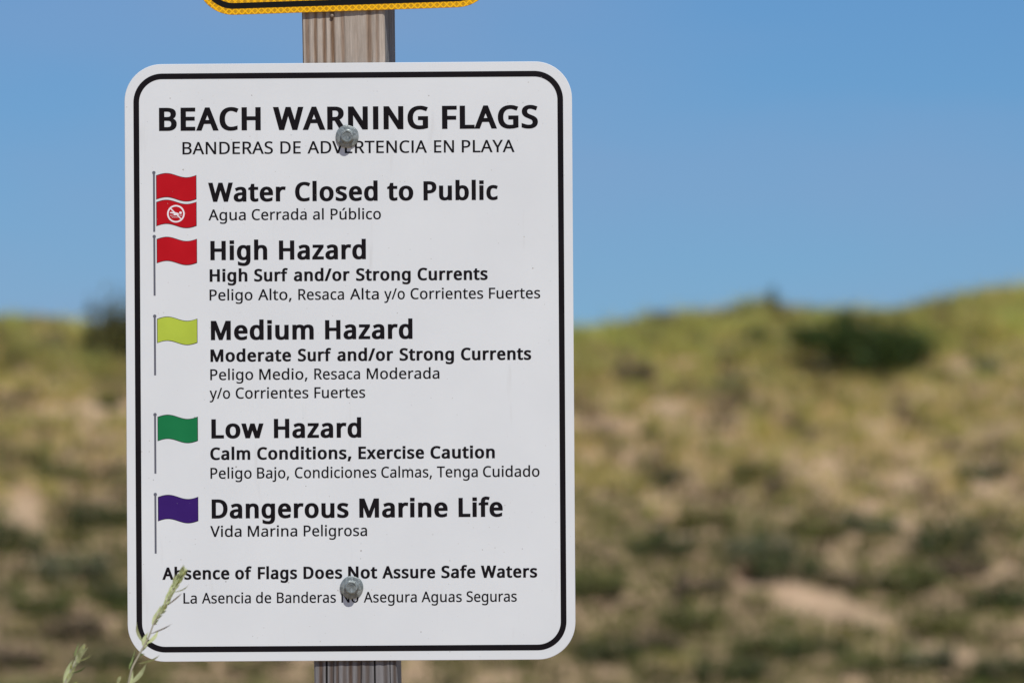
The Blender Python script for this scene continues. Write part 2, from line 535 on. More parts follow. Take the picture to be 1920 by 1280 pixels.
def shrub(name, pos, lobes, col, label, cat='shrub', group=None, n=900, size=.05):
    o = empty(name, Matrix.Translation(pos), label, cat, group)
    link('foliage', leaf_cloud(lobes, n, COLS[col] if isinstance(col, str) else col, size), SHRUB, o)
    Vv, Ff = [], []
    for c, r in lobes:
        for k in range(3):
            e = (c[0] + random.uniform(-.5, .5) * r[0], c[1] + random.uniform(-.5, .5) * r[1], c[2] + r[2] * .4)
            s = (c[0] * .35 + random.uniform(-.05, .05), c[1] * .35, -.08)
            m = ((e[0] + s[0]) / 2 + random.uniform(-.05, .05), (e[1] + s[1]) / 2, (e[2] + s[2]) * .45)
            a, b = tube([s, m, e], [.018, .012, .004], 5)
            Ff += [tuple(i + len(Vv) for i in f) for f in b]; Vv += a
    link('stem', mesh('stem', Vv, Ff), BARK, o)
    return o

MM = CREST / F          # metres per pixel of the photograph out on the dune
# the big dark bush near the crest, spreading sideways
pb = on_slope(1640, 712)
def lobe(px, py, rx, ry, dy=0.0):
    s = pb.y / F
    return ((px - 1640) * s, dy, max(.1, (712 - py) * s), )[0:3], (rx * s, rx * s * .8, ry * s)
big = [lobe(1528, 636, 50, 30, .2), lobe(1592, 630, 48, 34, .1), lobe(1590, 598, 22, 22, .3), lobe(1655, 645, 55, 40), lobe(1708, 652, 50, 38, -.1), lobe(1645, 676, 56, 28, -.1), lobe(1565, 652, 40, 26, 0), lobe(1500, 628, 24, 18, .2)]
shrub('wide_bush', pb, big, 'night', 'large dark green bush spreading below the skyline on the right', 'bush', n=7500, size=.06)

SH = [
    (1285, 606, 55, 20, 'brown', 'low brown scrub along the crest between the white sign and the upright plant'),
    (1395, 596, 38, 16, 'brown', 'low brown scrub on the crest right beside the upright plant'),
    # px, py of the base, half width, height, colour, label
    (1420, 648, 26, 40, 'green', 'small green bush left of the large dark bush near the crest'),
    (210, 690, 54, 126, (.115, .112, .034), 'tall dark olive bush breaking the skyline just left of the white sign'),
    (95, 655, 34, 20, 'brown', 'brownish low shrub high on the slope at the far left'),
    (200, 768, 26, 30, 'green', 'small green shrub above the sand strip left of the white sign'),
    (1188, 712, 36, 30, 'brown', 'brownish shrub just under the skyline right of the white sign'),
    (1374, 732, 26, 26, 'grey', 'small grey green shrub in the grass below the bare crest'),
    (1220, 826, 24, 24, 'green', 'small green shrub right of the white sign at half height'),
    (1245, 916, 28, 32, 'dark', 'small dark shrub by bare sand, right of the sign below mid height'),
    (1416, 902, 42, 46, 'olive', 'dark olive shrub in the middle of the right hand slope'),
    (1455, 926, 26, 28, 'brown', 'brown scrub touching the dark olive shrub on its lower right'),
    (1237, 1048, 50, 56, 'dark', 'dark shrub above the bare sand nearest the right edge of the sign'),
    (1325, 1000, 46, 60, 'olive', 'olive shrub between two darker shrubs on the lower right slope'),
    (1425, 1055, 64, 62, 'grey', 'grey green shrub behind the darkest shrub above the long sand patch'),
    (1475, 1092, 62, 66, 'dark', 'darkest shrub standing right above the long bare sand patch'),
    (1408, 1088, 28, 34, 'red', 'small reddish brown shrub above the long bare sand patch'),
    (1535, 1008, 50, 34, 'olive', 'flat olive shrub above a pale round sand patch'),
    (1632, 1004, 52, 40, 'grey', 'low grey green shrub right of the pale round sand patch'),
    (1779, 1048, 64, 76, 'dark', 'dark shrub on the right slope below the large bush'),
    (1805, 1086, 48, 42, 'brown', 'purplish brown scrub at the foot of the dark right hand shrub'),
    (1705, 1112, 56, 56, 'green', 'green shrub right of the long sand patch'),
    (1847, 905, 44, 34, 'grey', 'grey green shrub near the right edge at half height'),
    (1848, 702, 30, 30, 'grey', 'pale grey green shrub near the right edge under the crest'),
    (1315, 1126, 46, 44, 'brown', 'brown scrub at the left end of the long sand patch'),
    (1600, 1108, 54, 26, 'brown', 'dark brown scrub along the upper edge of the sand patch'),
    (1120, 1125, 52, 62, 'green', 'green shrub touching the lower right edge of the white sign'),
    (1762, 1200, 58, 52, 'olive', 'olive shrub low on the slope at the bottom right'),
    (1872, 1150, 52, 60, 'dark', 'dark shrub against the right edge of the view, low down'),
    (1140, 1246, 54, 46, 'dark', 'dark shrub beside the bottom right corner of the white sign'),
    (1226, 1222, 46, 42, 'brown', 'brownish scrub at the bottom, right of the sign corner'),
    (1365, 1285, 66, 50, 'dark', 'dark green shrub at the bottom edge right of centre'),
    (1440, 1232, 60, 52, 'green', 'green shrub below the long sand patch'),
    (1535, 1232, 56, 48, 'dark', 'dark green shrub below the right end of the sand patch'),
    (1640, 1262, 64, 46, 'green', 'broad green shrub at the bottom edge between two dark shrubs'),
    (1740, 1255, 50, 44, 'grey', 'grey green shrub at the bottom right, below the olive shrub'),
    (1890, 1288, 56, 60, 'dark', 'dark shrub in the bottom right corner'),
    (1290, 1180, 56, 44, 'green', 'green shrub below the left end of the long sand patch'),
    (190, 1000, 56, 76, 'dark', 'dark shrub left of the white sign, above the others there'),
    (30, 1040, 50, 66, 'dark', 'dark shrub at the left edge of the view'),
    (140, 1092, 64, 60, 'grey', 'grey green shrub left of the sign, between darker ones'),
    (215, 1140, 44, 66, 'dark', 'dark shrub partly behind the lower left edge of the white sign'),
    (75, 1160, 52, 58, 'green', 'green shrub low on the far left slope'),
    (130, 1200, 54, 46, 'brown', 'dark brown scrub behind the tip of the short weed'),
    (28, 1262, 54, 54, 'brown', 'brown scrub in the bottom left corner'),
    (195, 1262, 56, 50, 'dark', 'dark shrub behind the two weed stems at the bottom left'),
    (120, 905, 44, 36, 'green', 'green shrub below the sand strip at the left'),
    (40, 870, 44, 28, 'olive', 'olive shrub below the sand strip at the left edge'),
]
for i, (px, py, hw, h, c, lab) in enumerate(SH):
    p = on_slope(px, min(py, 1330)); s = p.y / F
    rx, rz = hw * s, h * s * .5
    k = 3 if hw > 30 else 2
    lobes = []
    for j in range(k):
        ox = (j - (k - 1) / 2) * rx * .72
        lobes.append(((ox, random.uniform(-.15, .15), rz * random.uniform(.6, 1.25)), (rx * random.uniform(.38, .66), rx * .5, rz * random.uniform(.7, 1.15))))
    c = c if isinstance(c, tuple) else c
    if isinstance(c, tuple): lobes.append(((-rx * .75, 0, rz * 1.7), (rx * .22, rx * .2, rz * .35)))
    name = 'bush' if isinstance(c, tuple) else {'brown': 'scrub', 'red': 'scrub', 'olive': 'bush', 'green': 'bush'}.get(c, 'shrub')
    shrub(name, p, lobes, c, lab, name, None, n=int(600 + (7000 if isinstance(c, tuple) else 2300) * rx * rz), size=.055)

# the lone upright plant on the skyline
p = on_slope(1448, 586)
shrub('upright_plant', p, [((0, 0, .18), (.13, .13, .20)), ((.01, 0, .38), (.07, .07, .17))], 'dark', 'thin upright plant standing alone on the skyline', 'plant', n=420, size=.035)

# ------------------------------------------------------------------ post
# pose of the white sign (its own frame: x right, y away from the viewer, z up; millimetres below)
SIGN_M = Matrix.Translation((-0.16561823, 6.32028568, 1.91063589)) @ Euler((math.radians(2.5612), math.radians(-.3311), math.radians(-.9195)), 'XYZ').to_matrix().to_4x4()
mm = .001

def post():
    o = empty('wooden_post', SIGN_M @ Matrix.Translation((0, .05, -1.93)), 'square weathered wooden post with grainy face carrying both signs', 'post')
    D = 88.0
    lv = [-1940, -1300, -700, -450] + list(range(-400, 481, 8)) + [600, 720, 838]
    nf = 64
    Vv, Ff, mats = [], [], []
    rings = []
    for z in lv:
        t = (z + 306) / 658.0
        tc_ = max(-.4, min(1.4, t))
        cx = 3.5 - 8.25 * t
        ang = math.radians(.5 + 1.0 * tc_)
        skew = 1.0 + 4.6 * max(0, tc_)
        r = (math.cos(ang), -math.sin(ang)); b = (math.sin(ang), math.cos(ang))
        W = 84.4
        def P(u, d):                       # u across the face from its middle, d depth behind the front
            return (cx + r[0] * u + b[0] * d + (skew * d / D if u > 0 else 0), 3.9 + r[1] * u + b[1] * d, z)
        ring = []
        for k in range(nf + 1):            # front face with worn grain ridges
            u = -W / 2 + W * k / nf
            g = noise.noise(Vector((u * .19, z * .0016, 4))) * .55 + noise.noise(Vector((u * .5, z * .004, 1))) * .22
            edge = max(0, abs(u) - (W / 2 - 2.0)) / 2.0
            d = -g * .9 + 1.5 * edge * edge
            ring.append(P(u, max(-.8, d)))
        wob = noise.noise(Vector((z * .03, 0, 8))) * .35
        for k in range(1, 9): ring.append(P(W / 2 + wob * .5 + (.3 if k < 8 else 0), D * k / 8 - (0 if k < 8 else 1)))
        for k in range(1, 9): ring.append(P(W / 2 - W * k / 8, D))
        for k in range(1, 8): ring.append(P(-W / 2 + wob, D - D * k / 8))
        rings.append(ring)
    m = len(rings[0])
    for ring in rings: Vv += [Vector(v) * mm for v in ring]
    for j in range(len(lv) - 1):
        for k in range(m):
            k2 = (k + 1) % m
            Ff.append((j * m + k, j * m + k2, (j + 1) * m + k2, (j + 1) * m + k))
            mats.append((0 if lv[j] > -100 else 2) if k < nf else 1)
    Ff.append(tuple(range(m))[::-1]); mats.append(1)
    Ff.append(tuple(range((len(lv) - 1) * m, len(lv) * m))); mats.append(1)
    me = mesh('timber', Vv, Ff)
    for q, pol in zip(mats, me.polygons): pol.material_index = q
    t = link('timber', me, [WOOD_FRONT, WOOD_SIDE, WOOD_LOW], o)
    t.matrix_world = SIGN_M
    # nail just under the yellow sign
    Vn, Fn = [], []
    prof = [(1.0, 6.0), (1.0, -1.0), (2.0, -1.4), (2.0, -2.1), (1.2, -2.7), (.01, -2.8)]
    for rr, yy in prof:
        for k in range(10):
            a = 2 * math.pi * k / 10
            Vn.append(((-16.0 + rr * math.cos(a)) * mm, (3.9 + yy) * mm, (353.0 + rr * math.sin(a)) * mm))
    for i in range(len(prof) - 1):
        for k in range(10): Fn.append((i * 10 + k, i * 10 + (k + 1) % 10, (i + 1) * 10 + (k + 1) % 10, (i + 1) * 10 + k))
    nl = link('nail', mesh('nail', Vn, Fn, True), RUST, o)
    nl.matrix_world = SIGN_M
    return o
post()

# ------------------------------------------------------------------ signs
def rounded(w, h, r, n=14, c=(0, 0)):
    pts = []
    for sx, sz, a0 in ((1, 1, 0), (-1, 1, 90), (-1, -1, 180), (1, -1, 270)):
        for k in range(n + 1):
            a = math.radians(a0 + 90 * k / n)
            pts.append((c[0] + sx * (w / 2 - r) + r * math.cos(a), c[1] + sz * (h / 2 - r) + r * math.sin(a)))
    return pts

def plate_mesh(name, outline, thick, bev=.35):
    """aluminium blank: front at y=0 facing the viewer, slightly eased edge"""
    n = len(outline)
    cx = sum(p[0] for p in outline) / n; cz = sum(p[1] for p in outline) / n
    def ring(ins, y):
        out = []
        for i, p in enumerate(outline):
            a, b = Vector(outline[i - 1]), Vector(outline[(i + 1) % n])
            t = (b - a).normalized(); nn = Vector((-t.y, t.x))       # inward for counter-clockwise outlines
            out.append(((p[0] + nn.x * ins) * mm, y * mm, (p[1] + nn.y * ins) * mm))
        return out
    Vv = ring(bev, 0) + ring(0, bev) + ring(0, thick)
    Ff = [tuple(range(n))]
    for j in range(2):
        for k in range(n):
            Ff.append((j * n + k, (j + 1) * n + k, (j + 1) * n + (k + 1) % n, j * n + (k + 1) % n))
    Ff.append(tuple(range(2 * n, 3 * n))[::-1])
    me = mesh(name, Vv, Ff)
    for i, p in enumerate(me.polygons): p.material_index = 0 if i <= n else 1
    return me

def flat(name, loops_list, y, mat, parent):
    """flat print: each entry is a list of closed loops (outer first, then holes)"""
    Vv, Ff = [], []
    for loops in loops_list:
        vs = [[Vector((p[0], p[1], 0)) for p in l] for l in loops]
        tri = tessellate_polygon(vs)
        allp = [p for l in loops for p in l]
        base = len(Vv)
        Vv += [(p[0] * mm, y * mm, p[1] * mm) for p in allp]
        for t in tri:
            a, b, c = (allp[i] for i in t)
            cr = (b[0] - a[0]) * (c[1] - a[1]) - (b[1] - a[1]) * (c[0] - a[0])
            if abs(cr) < 1e-9: continue
            Ff.append(tuple(base + i for i in (t if cr > 0 else t[::-1])))
    return link(name, mesh(name, Vv, Ff), mat, parent)

def ring_print(name, w, h, r, th, y, mat, parent, c=(0, 0)):
    a = rounded(w, h, r, 16, c); b = rounded(w - 2 * th, h - 2 * th, r - th, 16, c)
    n = len(a)
    Vv = [(p[0] * mm, y * mm, p[1] * mm) for p in a + b]
    Ff = [(k, (k + 1) % n, n + (k + 1) % n, n + k) for k in range(n)]
    return link(name, mesh(name, Vv, Ff), mat, parent)

# ---- lettering
# letter outlines, 1000 units to the em (advance, closed loops)
GLYPHS = {
 ',': (268, ['192 105 169 29 138 -52 106 -129 41 -129 60 -48 78 38 91 116 185 116']),
 '/': (372, ['362 714 96 0 10 0 276 714']),
 'A': (639, ['545 0 459 221 176 221 91 0 0 0 279 717 360 717 638 0', '352 517 342 546 328 589 318 624 307 583 296 546 287 517 206 301 432 301']),
 'B': (650, ['301 714 383 710 451 696 503 674 528 656 547 634 561 606 569 574 572 537 570 510 565 485 556 462 545 442 529 424 510 408 489 396 464 386 436 379 436 374 465 368 492 359 517 348 540 334 559 316 575 294 587 268 594 238 596 203 593 162 583 125 566 92 543 65 515 42 480 23 441 10 397 3 348 0 97 0 97 714', '319 410 374 413 416 423 445 439 464 462 475 492 479 527 474 563 461 591 437 611 404 626 360 634 305 637 187 637 187 410', '187 335 187 76 331 76 388 80 432 92 463 113 484 140 496 173 500 210 498 234 493 256 483 276 470 293 452 308 428 319 400 328 365 333 324 335']),
 'C': (632, ['403 645 366 643 332 636 300 625 271 610 245 591 222 568 202 542 186 511 173 477 164 440 158 400 156 357 159 301 168 250 183 204 205 164 232 131 265 104 305 85 350 73 402 69 491 77 573 97 573 19 490 -3 389 -10 320 -5 260 10 207 35 162 69 126 112 97 163 77 222 65 287 61 358 64 410 71 460 83 506 101 549 123 587 149 622 181 652 217 677 257 698 302 712 351 721 404 724 440 723 476 719 510 713 543 705 573 694 601 682 565 606 491 633 464 640 434 644']),
 'D': (730, ['669 364 664 288 649 221 624 163 591 113 548 73 497 41 438 18 371 5 296 0 97 0 97 714 317 714 386 710 448 696 504 674 553 643 593 604 626 556 650 501 664 436', '574 361 571 421 560 473 542 517 518 554 488 584 450 607 407 624 359 634 304 637 187 637 187 77 284 77 339 80 388 88 432 103 470 123 501 148 528 180 548 217 562 259 571 307']),
 'E': (556, ['496 0 97 0 97 714 496 714 496 635 187 635 187 412 478 412 478 334 187 334 187 79 496 79']),
 'F': (519, ['187 0 97 0 97 714 496 714 496 635 187 635 187 382 477 382 477 303 187 303']),
 'G': (728, ['407 377 654 377 654 27 537 -1 403 -10 333 -5 271 10 216 34 169 68 131 111 100 161 79 220 65 285 61 357 66 428 81 493 105 551 139 602 181 644 231 678 290 704 357 719 431 724 470 723 508 719 544 713 644 682 610 604 524 633 492 640 460 644 426 645 372 641 323 629 280 610 243 583 212 550 187 510 169 465 159 414 155 357 158 302 167 252 182 206 204 166 233 132 269 104 312 84 364 72 424 68 504 73 564 85 564 297 407 297']),
 'H': (741, ['643 0 553 0 553 333 187 333 187 0 97 0 97 714 187 714 187 412 553 412 553 714 643 714']),
 'I': (339, ['298 0 40 0 40 52 124 71 124 642 40 662 40 714 298 714 298 662 214 642 214 71 298 52']),
 'L': (524, ['97 0 97 714 187 714 187 80 499 80 499 0']),
 'M': (907, ['412 0 177 626 173 626 176 575 179 507 180 433 180 0 97 0 97 714 230 714 450 129 454 129 678 714 810 714 810 0 721 0 721 439 722 508 725 573 728 625 724 625 486 0']),
 'N': (760, ['663 0 558 0 176 593 172 593 175 538 178 471 180 399 180 0 97 0 97 714 201 714 582 123 586 123 583 171 580 241 579 311 579 714 663 714']),
 'P': (605, ['286 714 371 708 439 690 490 659 513 635 531 608 544 577 551 542 554 504 552 475 548 447 539 419 528 393 512 369 492 347 468 327 438 310 404 296 365 286 320 280 269 278 187 278 187 0 97 0 97 714', '278 637 187 637 187 355 259 355 302 357 339 361 372 369 399 381 422 397 439 416 451 440 459 468 461 500 456 542 441 576 417 603 382 622 336 633']),
 'R': (622, ['294 714 350 712 399 704 440 691 476 674 504 652 526 624 542 591 551 554 554 511 552 475 545 443 533 416 518 392 500 372 479 355 411 320 607 0 502 0 329 295 187 295 187 0 97 0 97 714', '289 636 187 636 187 371 294 371 347 375 389 386 421 405 443 432 457 466 461 507 459 536 453 561 442 582 428 599 409 613 386 623 358 630 326 635']),
 'S': (549, ['502 191 499 151 488 114 471 82 447 55 418 32 382 14 342 1 297 -7 247 -10 171 -6 104 5 51 24 51 110 140 81 177 74 213 69 251 68 284 70 314 74 340 82 362 93 380 106 394 122 404 140 410 161 412 183 410 205 405 225 397 242 385 258 367 272 345 286 244 330 163 366 142 380 123 395 106 411 92 428 80 447 71 468 65 490 61 515 60 542 63 578 73 611 89 639 111 664 138 685 169 702 206 714 245 722 288 724 326 723 362 719 396 713 485 684 457 607 376 634 347 640 317 644 286 645 258 644 233 639 211 632 193 622 178 610 166 595 158 579 153 561 151 541 153 518 158 498 166 481 178 466 194 451 215 438 307 397 347 381 382 365 413 347 440 329 462 308 479 284 492 257 499 226']),
 'T': (556, ['323 0 233 0 233 635 10 635 10 714 545 714 545 635 323 635']),
 'V': (600, ['600 714 345 0 255 0 0 714 94 714 255 256 274 200 288 148 300 100 311 149 326 201 345 258 505 714']),
 'W': (930, ['917 714 727 0 636 0 497 468 485 511 474 553 465 587 461 609 457 587 450 553 439 510 427 465 292 0 201 0 12 714 106 714 217 278 228 232 237 188 245 147 251 108 257 149 266 192 277 238 289 283 415 714 508 714 639 280 652 233 663 188 671 145 678 108 686 160 698 218 713 279 823 714']),
 'Y': (566, ['283 363 469 714 566 714 328 277 328 0 238 0 238 273 0 714 98 714']),
 'a': (561, ['288 545 348 540 396 526 433 502 459 468 475 422 480 365 480 0 416 0 399 76 395 76 347 27 330 16 312 6 291 -1 215 -10 184 -8 155 -2 128 7 105 20 84 38 68 59 56 85 48 115 46 149 53 198 74 239 109 272 159 297 223 313 303 320 394 323 394 355 391 395 381 426 365 448 343 462 316 471 283 474 255 473 229 468 203 461 132 433 105 499 188 531 220 539 254 543', '314 259 254 254 208 243 175 227 154 206 141 179 137 148 140 121 149 99 164 82 185 70 208 63 235 61 278 65 315 78 348 98 373 128 388 167 393 214 393 262']),
 'b': (615, ['173 575 171 511 168 465 173 465 190 486 211 505 236 522 265 535 300 542 339 545 377 542 413 534 445 520 474 501 499 475 521 445 538 409 550 367 558 320 560 268 557 210 548 159 532 114 512 76 486 45 455 21 420 4 381 -7 339 -10 300 -7 265 0 236 13 211 29 190 48 173 68 166 68 148 0 85 0 85 760 173 760', '324 472 289 470 259 462 234 450 214 434 198 412 187 384 179 352 175 314 173 271 173 267 177 206 187 156 205 115 233 86 274 69 326 63 370 69 406 87 433 116 453 157 465 208 469 269 465 331 453 381 433 421 406 449 369 466']),
 'c': (480, ['300 -10 254 -7 212 3 173 19 139 42 110 72 86 109 69 153 59 205 55 265 59 327 70 381 88 426 113 464 142 494 177 517 217 533 260 543 306 546 385 537 447 517 420 444 364 461 304 469 270 466 240 459 215 446 194 428 176 406 163 378 154 346 148 308 146 266 148 225 154 189 163 157 176 129 193 107 214 89 239 76 267 69 299 66 376 75 438 97 438 19 378 -2']),
 'd': (615, ['275 -10 237 -7 201 1 169 15 141 34 115 59 93 90 77 126 65 168 57 215 55 267 57 320 65 367 77 408 94 445 115 475 141 501 170 521 202 535 238 543 276 546 303 545 327 541 349 535 403 507 442 467 448 467 444 505 442 546 442 760 530 760 530 0 459 0 446 72 442 72 403 30 349 1 326 -5 302 -9', '289 63 340 68 380 84 408 109 428 146 439 193 443 250 443 266 439 328 428 379 410 419 382 449 341 467 288 473 245 467 209 448 181 416 162 375 150 324 146 265 150 206 162 156 181 116 209 87 245 69']),
 'e': (564, ['292 546 336 543 375 533 410 516 441 493 466 465 486 431 501 393 510 351 513 304 513 251 146 251 152 195 168 149 192 112 226 86 268 70 317 65 407 74 489 102 489 25 408 -1 313 -10 264 -7 219 4 178 21 142 45 112 76 87 113 69 158 59 208 55 264 58 320 68 370 84 415 107 454 135 486 167 512 205 531 247 542', '291 474 252 469 219 456 191 433 170 403 156 365 148 321 421 321 419 350 415 377 407 401 396 422 382 440 365 454 344 465 319 472']),
 'f': (344, ['332 468 197 468 197 0 109 0 109 468 15 468 15 509 109 539 109 570 111 613 118 650 129 682 145 708 165 729 189 745 217 756 248 763 283 765 341 759 387 747 364 678 327 688 284 693 257 690 235 680 218 663 207 640 199 609 197 571 197 536 332 536']),
 'g': (615, ['275 546 309 544 341 537 370 526 397 510 422 490 443 465 448 465 460 536 530 536 530 -9 527 -57 518 -99 504 -136 484 -168 457 -194 425 -214 386 -228 341 -237 290 -240 183 -231 97 -206 97 -125 124 -137 153 -148 186 -156 221 -162 257 -166 295 -167 338 -163 374 -149 403 -126 425 -96 439 -59 443 -16 443 5 444 40 446 71 442 71 422 46 399 26 373 10 343 -1 311 -8 276 -10 236 -7 200 2 168 16 139 37 113 63 81 118 61 186 55 267 61 347 81 414 113 470 139 498 167 519 200 534 236 543', '287 472 258 469 233 461 210 448 191 430 175 406 163 378 153 345 148 308 146 266 150 205 162 155 182 114 211 85 246 68 289 62 315 63 338 67 359 72 377 81 393 92 407 105 419 122 428 141 435 163 444 246 444 267 442 313 437 352 427 385 414 412 397 434 376 451 351 463 321 470']),
 'h': (618, ['173 537 171 498 168 462 174 462 186 480 201 495 217 508 275 535 341 545 382 543 418 536 449 524 476 508 498 487 515 461 527 429 535 392 537 349 537 0 450 0 450 343 447 383 437 415 421 440 398 458 368 468 330 472 293 469 262 462 236 449 215 432 199 410 187 383 179 352 175 317 173 277 173 0 85 0 85 760 173 760']),
 'i': (258, ['173 536 173 0 85 0 85 536', '130 737 143 735 155 731 165 723 174 713 179 699 181 681 179 664 174 650 165 639 155 631 143 627 130 625 116 627 104 631 93 639 85 650 80 664 78 681 80 699 85 713 93 723 104 731 116 736']),
 'j': (258, ['22 -240 -22 -236 -55 -228 -55 -157 -24 -164 11 -167 31 -165 49 -159 64 -149 76 -134 83 -112 85 -83 85 536 173 536 173 -80 171 -112 166 -140 157 -166 144 -188 128 -206 108 -221 84 -232 55 -238', '78 681 80 699 85 713 93 723 104 731 116 736 130 737 143 735 155 731 165 723 174 713 179 699 181 681 179 664 174 650 165 639 155 631 143 627 130 625 116 627 104 631 93 639 85 650 80 664']),
 'l': (258, ['173 0 85 0 85 760 173 760']),
 'm': (935, ['673 546 729 541 774 525 809 499 834 462 849 412 854 349 854 0 767 0 767 345 764 384 755 415 740 440 720 458 692 468 658 472 611 467 574 452 546 427 528 392 517 349 513 296 513 0 426 0 426 345 425 372 421 395 414 415 405 433 393 447 378 458 360 466 340 470 316 472 283 469 254 462 231 449 212 432 197 410 186 384 179 353 175 318 173 278 173 0 85 0 85 536 156 536 169 463 174 463 186 481 200 496 215 509 270 537 332 546 371 544 406 536 435 524 461 507 481 484 496 456 501 456 521 484 546 507 574 524 606 536 639 544']),
 'n': (618, ['343 546 402 541 450 525 488 499 515 462 532 412 537 349 537 0 450 0 450 343 447 383 437 415 421 440 398 458 368 468 330 472 277 466 236 450 207 422 188 384 177 336 173 278 173 0 85 0 85 536 156 536 169 463 174 463 187 481 202 496 218 509 277 537']),
 'o': (605, ['551 269 549 226 543 187 533 150 520 118 504 89 483 63 460 41 434 23 405 8 372 -2 338 -8 301 -10 267 -8 234 -2 203 8 174 23 148 41 125 63 105 89 87 118 73 150 63 187 57 226 55 269 58 325 68 375 85 419 108 457 137 489 171 513 211 532 255 542 304 546 351 542 394 532 432 513 467 489 496 457 519 419 537 375 548 325', '146 269 148 229 153 192 163 159 176 131 193 107 214 88 239 74 269 66 303 63 337 66 367 74 392 88 413 107 430 131 443 159 453 192 458 229 460 269 458 310 452 346 443 378 430 406 413 429 391 447 366 461 336 469 302 472 252 466 213 448 183 418 162 377 150 328']),
 'r': (413, ['335 546 367 544 398 540 387 459 358 464 329 466 309 465 289 460 270 453 252 443 235 431 220 416 206 400 195 381 185 360 179 337 174 312 173 286 173 0 85 0 85 536 157 536 167 438 171 438 212 492 229 508 247 521 267 531 288 540 311 544']),
 's': (479, ['434 148 431 115 422 86 408 61 388 40 364 22 334 8 300 -2 262 -8 220 -10 123 -1 52 24 52 104 129 74 160 67 191 62 222 61 263 63 295 71 319 82 336 98 346 118 349 140 348 153 344 165 338 176 298 208 217 244 128 284 105 298 86 314 71 332 60 352 53 376 51 404 57 446 76 481 106 509 147 530 196 542 252 546 343 536 423 510 393 440 322 464 246 474 213 472 185 466 163 456 148 443 138 428 135 409 136 395 141 383 148 371 191 341 273 307 360 268 382 254 400 238 415 219 426 199 432 175']),
 't': (361, ['264 62 305 65 339 73 339 6 299 -5 249 -10 222 -8 196 -4 171 4 149 17 130 33 114 55 102 82 94 116 92 156 92 468 16 468 16 510 93 545 128 659 180 659 180 536 335 536 335 468 180 468 180 158 183 128 190 104 203 85 221 72 241 65']),
 'u': (618, ['533 536 533 0 461 0 448 71 444 71 432 53 417 38 400 25 341 -1 274 -10 234 -8 198 -1 167 10 140 27 118 48 101 74 89 105 81 142 79 185 79 536 168 536 168 191 171 152 181 120 197 95 220 77 250 67 287 63 324 65 356 73 381 85 402 103 419 125 430 151 439 183 443 218 445 257 445 536']),
 'w': (786, ['431 303 419 344 408 383 400 418 394 445 390 445 384 418 376 383 366 343 354 302 258 1 158 1 11 537 102 537 176 251 191 192 203 136 211 91 215 91 222 121 230 159 240 199 251 235 346 537 442 537 534 235 548 186 562 135 570 92 574 92 581 134 594 190 610 251 685 537 775 537 626 1 523 1']),
 'x': (529, ['212 274 27 536 127 536 265 334 402 536 501 536 316 274 511 0 411 0 265 214 117 0 18 0']),
 'y': (510, ['1 536 95 536 211 231 229 179 245 130 256 85 260 85 279 150 306 232 415 536 510 536 279 -74 266 -106 251 -135 234 -161 216 -185 196 -204 172 -219 146 -231 117 -238 84 -240 42 -237 11 -232 11 -162 37 -166 70 -168 90 -167 108 -163 123 -156 138 -148 151 -137 162 -123 189 -73 217 -2']),
 'z': (470, ['431 0 39 0 39 58 327 468 56 468 56 536 424 536 424 470 140 68 431 68']),
 'ú': (618, ['533 536 533 0 461 0 448 71 444 71 432 53 417 38 400 25 341 -1 274 -10 234 -8 198 -1 167 10 140 27 118 48 101 74 89 105 81 142 79 185 79 536 168 536 168 191 171 152 181 120 197 95 220 77 250 67 287 63 324 65 356 73 381 85 402 103 419 125 430 151 439 183 443 218 445 257 445 536', '457 756 431 722 393 681 352 639 314 606 256 606 256 618 288 663 323 716 351 766 457 766']),
 ' ': (260, []),
}
